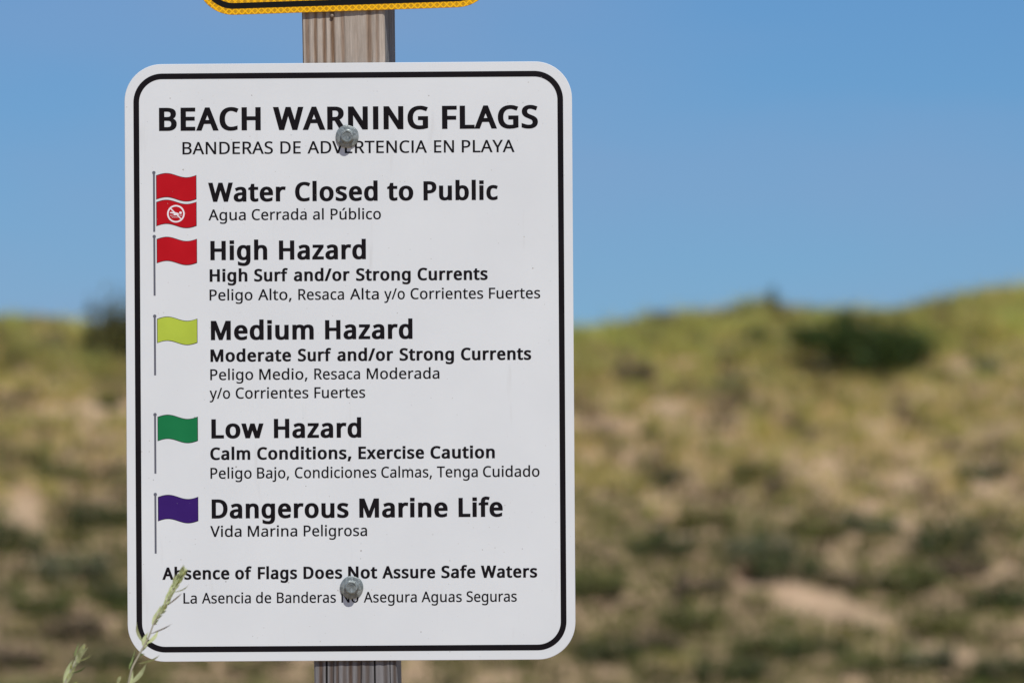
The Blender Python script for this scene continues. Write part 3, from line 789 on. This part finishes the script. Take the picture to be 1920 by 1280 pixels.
# one printed line each: weight, baseline height, cap height, words with their left and right ends; millimetres from the sign centre
LINES = [
 ('B', 236.6, 23.6, [('BEACH', -193.4, -89.4), ('WARNING', -76.9, 81.6), ('FLAGS', 95.8, 193.7)]),
 ('R', 212.5, 12.6, [('BANDERAS', -169.6, -77.1), ('DE', -69.5, -48.7), ('ADVERTENCIA', -41.9, 80.3), ('EN', 87.5, 107.9), ('PLAYA', 115.8, 169.7)]),
 ('B', 163.9, 19.5, [('Water', -143.6, -64.3), ('Closed', -54.8, 29.6), ('to', 39.3, 66.0), ('Public', 76.4, 152.4)]),
 ('R', 145.0, 11.1, [('Agua', -143.5, -105.3), ('Cerrada', -99.2, -43.0), ('al', -36.7, -25.6), ('Público', -18.6, 32.8)]),
 ('B', 104.4, 19.6, [('High', -141.7, -83.6), ('Hazard', -71.6, 17.2)]),
 ('B', 82.4, 12.7, [('High', -142.6, -104.0), ('Surf', -97.1, -62.6), ('and/or', -56.6, 0.5), ('Strong', 7.0, 62.8), ('Currents', 69.8, 141.4)]),
 ('R', 63.3, 11.1, [('Peligo', -142.8, -98.9), ('Alto,', -93.3, -59.0), ('Resaca', -52.1, -5.4), ('Alta', 0.6, 30.1), ('y/o', 35.6, 56.7), ('Corrientes', 62.5, 136.7), ('Fuertes', 142.6, 194.9)]),
 ('B', 22.9, 19.6, [('Medium', -141.7, -36.6), ('Hazard', -25.0, 64.3)]),
 ('B', 0.7, 12.7, [('Moderate', -142.3, -59.9), ('Surf', -52.9, -18.8), ('and/or', -12.7, 44.5), ('Strong', 50.9, 106.5), ('Currents', 113.6, 185.3)]),
 ('R', -17.9, 11.1, [('Peligo', -142.6, -98.7), ('Medio,', -92.5, -43.3), ('Resaca', -36.3, 10.5), ('Moderada', 17.3, 91.5)]),
 ('R', -36.9, 11.1, [('y/o', -143.4, -122.4), ('Corrientes', -116.7, -42.4), ('Fuertes', -36.3, 15.6)]),
 ('B', -77.4, 19.6, [('Low', -141.8, -88.4), ('Hazard', -77.9, 11.3)]),
 ('B', -99.3, 12.7, [('Calm', -143.1, -102.2), ('Conditions,', -95.2, 1.1), ('Exercise', 8.3, 75.3), ('Caution', 81.8, 147.5)]),
 ('R', -118.4, 11.1, [('Peligo', -143.0, -100.9), ('Bajo,', -95.4, -62.6), ('Condiciones', -56.8, 26.4), ('Calmas,', 31.5, 83.2), ('Tenga', 88.3, 130.0), ('Cuidado', 135.3, 193.0)]),
 ('B', -159.0, 19.5, [('Dangerous', -142.0, -2.1), ('Marine', 8.8, 99.0), ('Life', 110.1, 155.2)]),
 ('R', -177.7, 11.1, [('Vida', -143.6, -111.6), ('Marina', -105.2, -54.7), ('Peligrosa', -48.1, 16.6)]),
 ('B', -221.1, 12.5, [('Absence', -192.9, -124.3), ('of', -118.4, -101.4), ('Flags', -95.2, -55.1), ('Does', -48.6, -9.0), ('Not', -3.0, 26.7), ('Assure', 31.8, 85.9), ('Safe', 92.2, 126.9), ('Waters', 132.5, 190.0)]),
 ('R', -245.5, 10.8, [('La', -171.4, -157.7), ('Asencia', -152.6, -102.5), ('de', -97.3, -81.7), ('Banderas', -75.9, -15.6), ('No', -10.0, 7.4), ('Asegura', 12.7, 66.9), ('Aguas', 71.7, 112.9), ('Seguras', 117.7, 169.0)]),
]
def area(l): return sum(l[i - 1][0] * l[i][1] - l[i][0] * l[i - 1][1] for i in range(len(l))) / 2

def fat(loops, tris_src, ox, oy):
    """union of a glyph with a ribbon laid along its outlines: the same letter in a heavier weight"""
    V2, FF = [], []
    def poly(ps):
        ps = [Vector((p[0] * ox, p[1] * oy)) for p in ps]
        a = sum(ps[i - 1].x * ps[i].y - ps[i].x * ps[i - 1].y for i in range(len(ps)))
        if abs(a) < 1e-3: return
        if a < 0: ps = ps[::-1]
        FF.append(list(range(len(V2), len(V2) + len(ps)))); V2.extend(ps)
    for t in tris_src: poly([(p[0] / ox, p[1] / oy) for p in t])
    for sign_, l in loops:
        q = [Vector((p[0] / ox, p[1] / oy)) for p in l]
        n = len(q)
        nr = []
        for i in range(n):
            e = q[(i + 1) % n] - q[i]
            e = e.normalized() if e.length > 1e-9 else Vector((1, 0))
            nr.append(Vector((e.y, -e.x)) * sign_)
        for i in range(n):
            a, b_ = q[i], q[(i + 1) % n]
            poly([a, b_, b_ + nr[i], a + nr[i]])
            n1, n2 = nr[i - 1], nr[i]
            cr = (n1.x * n2.y - n1.y * n2.x) * sign_
            if cr > 1e-4:                            # convex corner: fill the wedge
                m_ = n1 + n2
                if m_.length > .75: poly([a, a + n1, a + m_ / m_.length_squared * 2, a + n2])
                else: poly([a, a + n1, a + n2])
    v, e, f, _ov, _oe, of = delaunay_2d_cdt(V2, [], FF, 0, .01)
    boxes = []
    for fc in FF:
        P_ = [V2[k] for k in fc]
        boxes.append((min(p.x for p in P_), max(p.x for p in P_), min(p.y for p in P_), max(p.y for p in P_), P_))
    def covered(x, y):
        for x0, x1, y0, y1, P_ in boxes:
            if x0 <= x <= x1 and y0 <= y <= y1 and all((P_[i].x - P_[i - 1].x) * (y - P_[i - 1].y) - (P_[i].y - P_[i - 1].y) * (x - P_[i - 1].x) >= -1e-6 for i in range(len(P_))): return True
        return False
    f = [t for t in f if covered(sum(v[k].x for k in t) / 3, sum(v[k].y for k in t) / 3)]
    return [(p.x, p.y) for p in v], [tuple(t) for t in f]

CACHE = {}
def glyph(ch, bold):
    key = (ch, bold)
    if key in CACHE: return CACHE[key]
    adv, ls = GLYPHS[ch]
    loops = []
    for s in ls:
        q = list(map(int, s.split())); loops.append([(q[i], q[i + 1]) for i in range(0, len(q), 2)])
    if ch == 'I': adv, loops = 284, [[(97, 0), (187, 0), (187, 714), (97, 714)]]      # plain bar, no serifs
    if ch in 'ij':                                    # square dots as on the sign
        loops = [l for l in loops if min(p[1] for p in l) < 560] + [[(82, 636), (182, 636), (182, 732), (82, 732)]]
    ox, oy = (44, 26) if bold else (15, 8)
    outer = [i for i in range(len(loops)) if not any(j != i and inside(loops[i][0], loops[j]) for j in range(len(loops)))]
    src, sg = [], []
    for i in outer:
        g_ = [loops[i]] + [loops[j] for j in range(len(loops)) if j not in outer and inside(loops[j][0], loops[i])]
        pts = [p for l in g_ for p in l]
        for t in tessellate_polygon([[Vector((p[0], p[1], 0)) for p in l] for l in g_]): src.append([pts[k] for k in t])
        for k, l in enumerate(g_):
            s = 1 if area(l) > 0 else -1
            sg.append((s if k == 0 else -s, l))
    if ch == ' ': return (adv, ([], []))
    vt = fat(sg, src, ox, oy)
    CACHE[key] = (adv + (ox * 1.45 if bold else ox * 1.1), vt)
    return CACHE[key]

def inside(p, poly):
    c = False
    for i in range(len(poly)):
        a, b = poly[i - 1], poly[i]
        if (a[1] > p[1]) != (b[1] > p[1]) and p[0] < (b[0] - a[0]) * (p[1] - a[1]) / (b[1] - a[1]) + a[0]: c = not c
    return c

def line_of_text(style, v, cap, words, parent):
    bold = style == 'B'
    oy = 26 if bold else 8
    s = cap / (714 + 2 * oy)
    Vv, Ff = [], []
    for txt, u0, u1 in words:
        x = 0; items = []
        for ch in txt:
            a, vt = glyph(ch, bold); items.append((x, vt)); x += a
        lo = min(p[0] for p in items[0][1][0])
        hi = items[-1][0] + max(p[0] for p in items[-1][1][0])
        r = (u1 - u0) / ((hi - lo) * s)
        kx = max(.92, min(1.05, r)) if len(txt) > 1 else 1
        tr = ((u1 - u0) - (hi - lo) * s * kx) / max(1, len(txt) - 1)
        for i, (X, (vs, ts)) in enumerate(items):
            base = len(Vv)
            Vv += [((u0 + (X - lo + p[0]) * s * kx + tr * i) * mm, -.15 * mm, (v + (p[1] + oy) * s) * mm) for p in vs]
            Ff += [tuple(base + k for k in t) for t in ts]
    o = link('lettering', mesh('lettering', Vv, Ff), BLACK, parent)
    o['label'] = ('bold' if bold else 'thin') + ' black lettering reading ' + ' '.join(w[0] for w in words)

sign = empty('white_sign', SIGN_M, 'white rectangular sign explaining beach flags, bolted to the wooden post', 'sign')
pl = link('panel', plate_mesh('panel', rounded(457.2, 609.6, 38), 2.0), [WHITE, ALU], sign)
ring_print('border', 439.0, 590.4, 29.5, 5.8, -.15, BLACK, sign)
for st, v, c, w in LINES: line_of_text(st, v, c, w, sign)

def flag(left, top, col, colname, ph=24.75, w=41.3):
    def curve(y0, ins, rev=False):
        r = [(left + ins + (w - 2 * ins) * k / 24, y0 + 2.25 * math.sin(2 * math.pi * k / 24)) for k in range(25)]
        return r[::-1] if rev else r
    body = curve(top - ph, 0) + curve(top, 0, True)
    inner = curve(top - ph + .55, .5) + curve(top - .55, .5, True)
    f = flat('flag', [[body]], -.15, OUTL, sign)
    f['label'] = colname + ' waving flag symbol with thin dark outline'
    flat('flag_fill', [[inner]], -.30, col, f)
    return f

def pole(x, top, bottom):
    n = 14
    ball = [(x + 1.75 * math.cos(2 * math.pi * k / n + .1), top + 1.75 * math.sin(2 * math.pi * k / n + .1)) for k in range(n)]
    flat('flag_pole', [[ball]], -.15, POLE, sign)
    flat('flag_pole', [[[(x - .95, bottom), (x + 1.05, bottom), (x + 1.05, top - 1.5), (x - .95, top - 1.5)]]], -.17, POLE, sign)
pole(-199, 194.1, 133.8); pole(-199, 128.9, 68.7); pole(-199, 47.7, -12.6); pole(-199.3, -52.7, -112.8); pole(-199.5, -134.1, -194.3)
flag(-196.8, 191.4, RED, 'red'); f2 = flag(-196.8, 164.2, RED, 'red no swimming')
flag(-196.6, 126.4, RED, 'red'); flag(-196.7, 45.0, LIME, 'yellow green'); flag(-196.8, -55.0, GREEN, 'green'); flag(-196.9, -136.7, PURPLE, 'purple')

def disc(cx, cz, r, n=36): return [(cx + r * math.cos(2 * math.pi * k / n), cz + r * math.sin(2 * math.pi * k / n)) for k in range(n)]
cx, cz = -176.7, 152.0
def bar(x0, z0, x1, z1, t):
    d = Vector((x1 - x0, z1 - z0)).normalized(); nn = Vector((-d.y, d.x)) * t / 2
    return [(x0 - nn.x, z0 - nn.y), (x1 - nn.x, z1 - nn.y), (x1 + nn.x, z1 + nn.y), (x0 + nn.x, z0 + nn.y)]
q = 7.6 * .7071
flat('no_swimming_symbol', [[disc(cx, cz, 9.0), disc(cx, cz, 7.4)]], -.45, INKWHITE, f2)
flat('no_swimming_symbol', [[bar(cx - q, cz + q, cx + q, cz - q, 1.25)]], -.44, INKWHITE, f2)
flat('swimmer_symbol', [[disc(cx + 4.7, cz + 1.0, 1.35, 16)],
     [[(cx - 6.0, cz + 1.6), (cx - 6.0, cz + .7), (cx - 3.2, cz + .3), (cx - 1.8, cz - .2), (cx - 2.8, cz - 1.6), (cx - .6, cz - 1.7), (cx + .8, cz - 1.4), (cx + 2.4, cz - 2.1), (cx + 3.1, cz - .4), (cx + 2.6, cz + .6), (cx + .4, cz + 1.3), (cx - 1.6, cz + 1.7), (cx - 3.6, cz + 1.9)]]], -.47, INKWHITE, f2)
def wave(x0, x1, z):
    n = 24; a = [(x0 + (x1 - x0) * k / n, z + .28 * math.sin(k * 1.3)) for k in range(n + 1)]
    return a + [(p[0], p[1] + .42) for p in a[::-1]]
flat('wave_symbol', [[wave(cx - 6.2, cx - 3.2, cz - 1.9)], [wave(cx + 3.4, cx + 6.4, cz - 1.9)], [wave(cx - 4.3, cx + 2.2, cz - 3.7)]], -.43, INKWHITE, f2)

# ---- bolts with washers
def bolt(x, z, spin, tilt):
    Mx = Matrix.Translation((x * mm, 0, z * mm)) @ Matrix.Rotation(spin, 4, 'Y')
    n = 40
    def lathe(prof, nn, name, jag=0.0, smooth=True):
        Vv, Ff = [], []
        for i, (r, y) in enumerate(prof):
            for k in range(nn):
                a = 2 * math.pi * k / nn
                rr = r * (1 + jag * noise.noise(Vector((math.cos(a) * 1.6, math.sin(a) * 1.6, x + z))))
                Vv.append((rr * math.cos(a) * mm, y * mm, rr * math.sin(a) * mm))
        for i in range(len(prof) - 1):
            for k in range(nn): Ff.append((i * nn + k, (i + 1) * nn + k, (i + 1) * nn + (k + 1) % nn, i * nn + (k + 1) % nn))
        Ff.append(tuple(range((len(prof) - 1) * nn, len(prof) * nn))[::-1])
        me = mesh(name, Vv, Ff)
        if smooth: me.shade_smooth()
        return me
    # washer: 23 mm across, thick rolled rim
    w = link('washer', lathe([(11.6, -.2), (11.8, -1.2), (11.5, -2.0), (10.9, -2.35), (7.5, -2.45), (5.0, -2.45), (4.0, -2.4)], n, 'washer', .035), GALV, sign)
    w.matrix_local = Mx @ Matrix.Rotation(tilt, 4, 'X')
    # hexagon head: straight flats rising to a chamfered circle with a dished top
    Vv, Ff = [], []
    N = 36
    def hexr(a, R): 
        k = (a % (math.pi / 3)) - math.pi / 6
        return R * math.cos(math.pi / 6) / math.cos(k)
    prof = [(7.4, -2.3, 1), (7.4, -3.1, 1), (6.9, -3.5, 1), (6.9, -8.2, 1), (6.6, -9.2, .6), (5.6, -9.9, 0), (4.7, -9.9, 0), (4.2, -9.3, 0), (.02, -9.15, 0)]
    for r, y, hx in prof:
        for k in range(N):
            a = 2 * math.pi * k / N
            rr = (hexr(a, r) * hx + r * (1 - hx)) if y < -3.3 else r
            Vv.append((rr * math.cos(a) * mm, y * mm, rr * math.sin(a) * mm))
    for i in range(len(prof) - 1):
        for k in range(N): Ff.append((i * N + k, (i + 1) * N + k, (i + 1) * N + (k + 1) % N, i * N + (k + 1) % N))
    h = link('bolt_head', mesh('bolt_head', Vv, Ff), GALV, sign)
    h.matrix_local = Mx
    # raised maker's strokes on the head
    Vv, Ff = [], []
    for k in range(3):
        a = (0.0 if z > 0 else 2.6) + (k - 1) * .38
        c0 = Vector((math.cos(a) * 3.0, math.sin(a) * 3.0)); d = Vector((.9, .45)); nn = Vector((-d.y, d.x)).normalized() * .22
        ps = [c0 - d - nn, c0 + d - nn, c0 + d + nn, c0 - d + nn]
        b = len(Vv)
        Vv += [(p.x * mm, -9.0 * mm, p.y * mm) for p in ps] + [(p.x * mm, -9.75 * mm, p.y * mm) for p in ps]
        Ff += [(b + 4, b + 5, b + 6, b + 7)] + [(b + i, b + (i + 1) % 4, b + 4 + (i + 1) % 4, b + 4 + i) for i in range(4)]
    link('head_marking', mesh('head_marking', Vv, Ff), GALV, h)
bolt(-1.0, 229.6, .5, .0)
bolt(0.6, -230.0, 1.1, .0)

# ---- yellow sign above
YM = SIGN_M @ Matrix.Translation((-1.5 * mm, 0, 357.6 * mm)) @ Matrix.Rotation(math.radians(-1.5), 4, 'Y')
ysign = empty('yellow_sign', YM, 'yellow reflective sign with black border, cut off above the white sign', 'sign')
link('panel', plate_mesh('panel', rounded(304.8, 457.2, 38.1, 14, (0, 228.6)), 2.0), [YELLOW, ALU], ysign)
ring_print('border', 304.8 - 12.4, 457.2 - 12.4, 31.9, 5.9, -.15, YBLACK, ysign, (0, 228.6))

# ------------------------------------------------------------------ weeds in front of the sign
def W(cx_, cy_, y=5.9):         # point of the close-up crop to a place on the weed's plane
    return at(80 + cx_ / 5.334, 1040 + cy_ / 5.334, y)
PALE = leaf_mat('pale_weed_leaf', (.46, .52, .24), (.62, .68, .37), .4)
LIMEL = leaf_mat('yellow_green_leaf', (.40, .43, .15), (.54, .57, .24), .4)
BRONZE = leaf_mat('bronzed_leaf', (.16, .12, .08), (.26, .22, .15), .2)
MIDG = leaf_mat('green_weed_leaf', (.13, .19, .05), (.20, .26, .09), .3)
STEMM = leaf_mat('weed_stem', (.34, .32, .22), (.46, .43, .31), .1)

def leaf(parent, a, b, width, mat, bend=.12, depth=0.0, fold=.25):
    """lance-shaped folded leaf from a to b; width in metres"""
    a, b = Vector(a), Vector(b); b = b + Vector((0, depth, 0))
    ax = b - a; L = ax.length; t = ax.normalized()
    side = t.cross(Vector((random.uniform(-.3, .3), 1, random.uniform(-.2, .2)))).normalized(); nrm = side.cross(t)
    Vv, Ff = [], []
    n = 9
    for i in range(n + 1):
        u = i / n
        c = a + ax * u + side * math.sin(u * math.pi) * L * bend * .6 + nrm * math.sin(u * math.pi) * L * .06
        wd = width * .92 * (math.sin(min(1, u * 1.02 + .06) * math.pi) ** .75 * (1 - .25 * u) + .02) / 2
        Vv += [c - side * wd + nrm * wd * fold, c, c + side * wd + nrm * wd * fold]
    for i in range(n):
        k = i * 3
        Ff += [(k, k + 1, k + 4, k + 3), (k + 1, k + 2, k + 5, k + 4)]
    inv = parent.matrix_world.inverted()
    return link('leaf', mesh('leaf', [inv @ v for v in Vv], Ff, True), mat, parent)

def weed(name, label, stem, radii, leaves, cluster, ydist):
    foot = W(*stem[0], ydist); foot = Vector((foot.x - .06, foot.y, height(foot.x - .06, foot.y)))
    o = empty(name, Matrix.Translation(foot), label, 'weed')
    bpy.context.view_layer.update()
    pts = [W(x, y, ydist) for x, y in stem]
    low = [foot, foot.lerp(pts[0], .35) + Vector((-.012, 0, 0)), foot.lerp(pts[0], .7) + Vector((-.008, 0, 0))]
    full = low + pts
    rr = [.0017, .0015, .0012] + list(radii)
    # smooth the stem
    fine, fr = [], []
    for i in range(len(full) - 1):
        if i < 4: fine.append(full[i]); fr.append(rr[i]); continue
        p0, p1, p2, p3 = full[max(i - 1, 0)], full[i], full[i + 1], full[min(i + 2, len(full) - 1)]
        for k in range(3):
            t = k / 3
            fine.append(.5 * ((2 * p1) + (p2 - p0) * t + (2 * p0 - 5 * p1 + 4 * p2 - p3) * t * t + (3 * p1 - p0 - 3 * p2 + p3) * t ** 3))
            fr.append(rr[i] * (1 - t) + rr[i + 1] * t)
    fine.append(full[-1]); fr.append(rr[-1])
    Vv, Ff = tube([v - foot for v in fine], fr, 8)
    link('stem', mesh('stem', Vv, Ff, True), STEMM, o)
    for (x0, y0, x1, y1, w, m, bend, dep) in leaves:
        leaf(o, W(x0, y0, ydist), W(x1, y1, ydist), w * mm, m, bend, dep)
    # short leaves pressed against the upper stem, packed towards the tip
    for (x0, y0, x1, y1, cnt, ln, w) in cluster:
        for k in range(cnt):
            t = (k + random.random() * .6) / cnt
            cx_, cy_ = x0 + (x1 - x0) * t, y0 + (y1 - y0) * t
            dx, dy = x1 - x0, y1 - y0; L = math.hypot(dx, dy); dx, dy = dx / L, dy / L
            side = (-1 if k % 2 else 1) * random.uniform(.12, .42)
            ex = cx_ + (dx * math.cos(side) - dy * math.sin(side)) * ln * random.uniform(.8, 1.2)
            ey = cy_ + (dy * math.cos(side) + dx * math.sin(side)) * ln * random.uniform(.8, 1.2)
            a = W(cx_, cy_, ydist) + Vector((0, random.uniform(-.002, .002), 0))
            leaf(o, a, W(ex, ey, ydist), w * mm * random.uniform(.8, 1.15), random.choice([PALE, PALE, PALE, LIMEL]), random.uniform(-.08, .08), random.uniform(-.006, .006), .5)
    # leaves further down, below the picture
    for k in range(26):
        t = .25 + .72 * k / 26
        c = foot.lerp(pts[0], t); an = k * 2.4
        leaf(o, c, c + Vector((math.cos(an) * .02, math.sin(an) * .02, .026)), 3.6 * mm, random.choice([PALE, MIDG]), .05, 0, .4)
    return o

weed('tall_weed', 'taller pale green weed stem leaning across the lower left corner of the white sign',
     [(855, 1290), (890, 1140), (955, 1015), (1015, 905), (1070, 795), (1108, 690), (1160, 590), (1222, 500), (1268, 410), (1320, 320), (1362, 230), (1420, 150)],
     [.0010, .0010, .0009, .0009, .0008, .0007, .0007, .0007, .0006, .0006, .0005, .0004],
     [(1000, 870, 950, 668, 3.2, PALE, .16, -.01), (1085, 785, 1312, 683, 1.5, BRONZE, -.04, -.02), (1250, 500, 1412, 382, 1.7, BRONZE, -.05, -.03), (1325, 370, 1478, 290, 1.3, LIMEL, -.08, -.02),
      (965, 1085, 1192, 993, 2.2, LIMEL, -.08, -.03), (872, 1290, 1045, 1075, 5.2, PALE, -.10, -.01), (745, 1300, 800, 1212, 4.0, PALE, .1, -.02), (880, 1290, 905, 1150, 4.2, PALE, .05, 0),
      (1000, 905, 1058, 765, 4.4, PALE, .08, .004), (1040, 880, 1155, 742, 4.6, PALE, -.10, .012), (868, 1140, 905, 1030, 2.4, MIDG, .08, .01), (880, 1110, 918, 930, 1.6, MIDG, .03, .02),
      (955, 1030, 1030, 990, 2.0, MIDG, .35, .0), (1105, 700, 1150, 692, 1.1, BRONZE, .2, 0), (1165, 600, 1200, 585, 1.2, PALE, .2, 0), (985, 960, 1060, 870, 3.0, PALE, .03, .01),
      (1100, 700, 1150, 545, 4.0, PALE, .06, .005), (1150, 600, 1215, 480, 4.6, PALE, -.05, -.004), (1165, 610, 1180, 500, 3.4, PALE, .10, .004), (1235, 470, 1262, 350, 3.6, PALE, .05, .004),
      (1262, 420, 1300, 270, 4.0, PALE, .10, .006), (1225, 505, 1285, 430, 3.0, PALE, -.1, 0), (1190, 560, 1250, 490, 2.8, LIMEL, -.1, .003)],
     [(1230, 500, 1330, 290, 9, 95, 2.8), (1320, 320, 1395, 190, 14, 95, 3.2), (1370, 230, 1400, 180, 8, 85, 3.0), (1110, 690, 1230, 490, 8, 75, 2.4), (1300, 330, 1330, 260, 5, 120, 3.0)], 5.92)
weed('short_weed', 'short pale weed tip standing alone left of the white sign at the bottom',
     [(215, 1300), (262, 1190), (315, 1095), (340, 1030), (372, 955), (420, 900)], [.0009, .0009, .0008, .0007, .0006, .0004],
     [(325, 1085, 470, 915, 4.2, PALE, .06, -.01), (345, 1010, 442, 882, 3.2, PALE, .05, -.02), (318, 1010, 362, 862, 1.7, MIDG, .05, .01), (352, 1060, 510, 988, 1.8, LIMEL, -.06, -.02),
      (300, 1180, 450, 1100, 2.0, MIDG, -.08, -.02), (212, 1290, 302, 1040, 5.6, PALE, .10, .0), (250, 1240, 322, 1105, 3.6, PALE, -.05, .01), (320, 1110, 400, 990, 3.4, PALE, .0, .005),
      (235, 1290, 300, 1130, 3.4, PALE, -.10, -.006), (315, 1290, 348, 1262, 2.2, LIMEL, 0, 0), (330, 1060, 380, 930, 3.2, PALE, .06, 0), (300, 1130, 345, 1020, 3.0, PALE, .03, .004)],
     [(240, 1240, 330, 1060, 8, 80, 2.6), (335, 1040, 400, 930, 7, 70, 2.4)], 5.86)
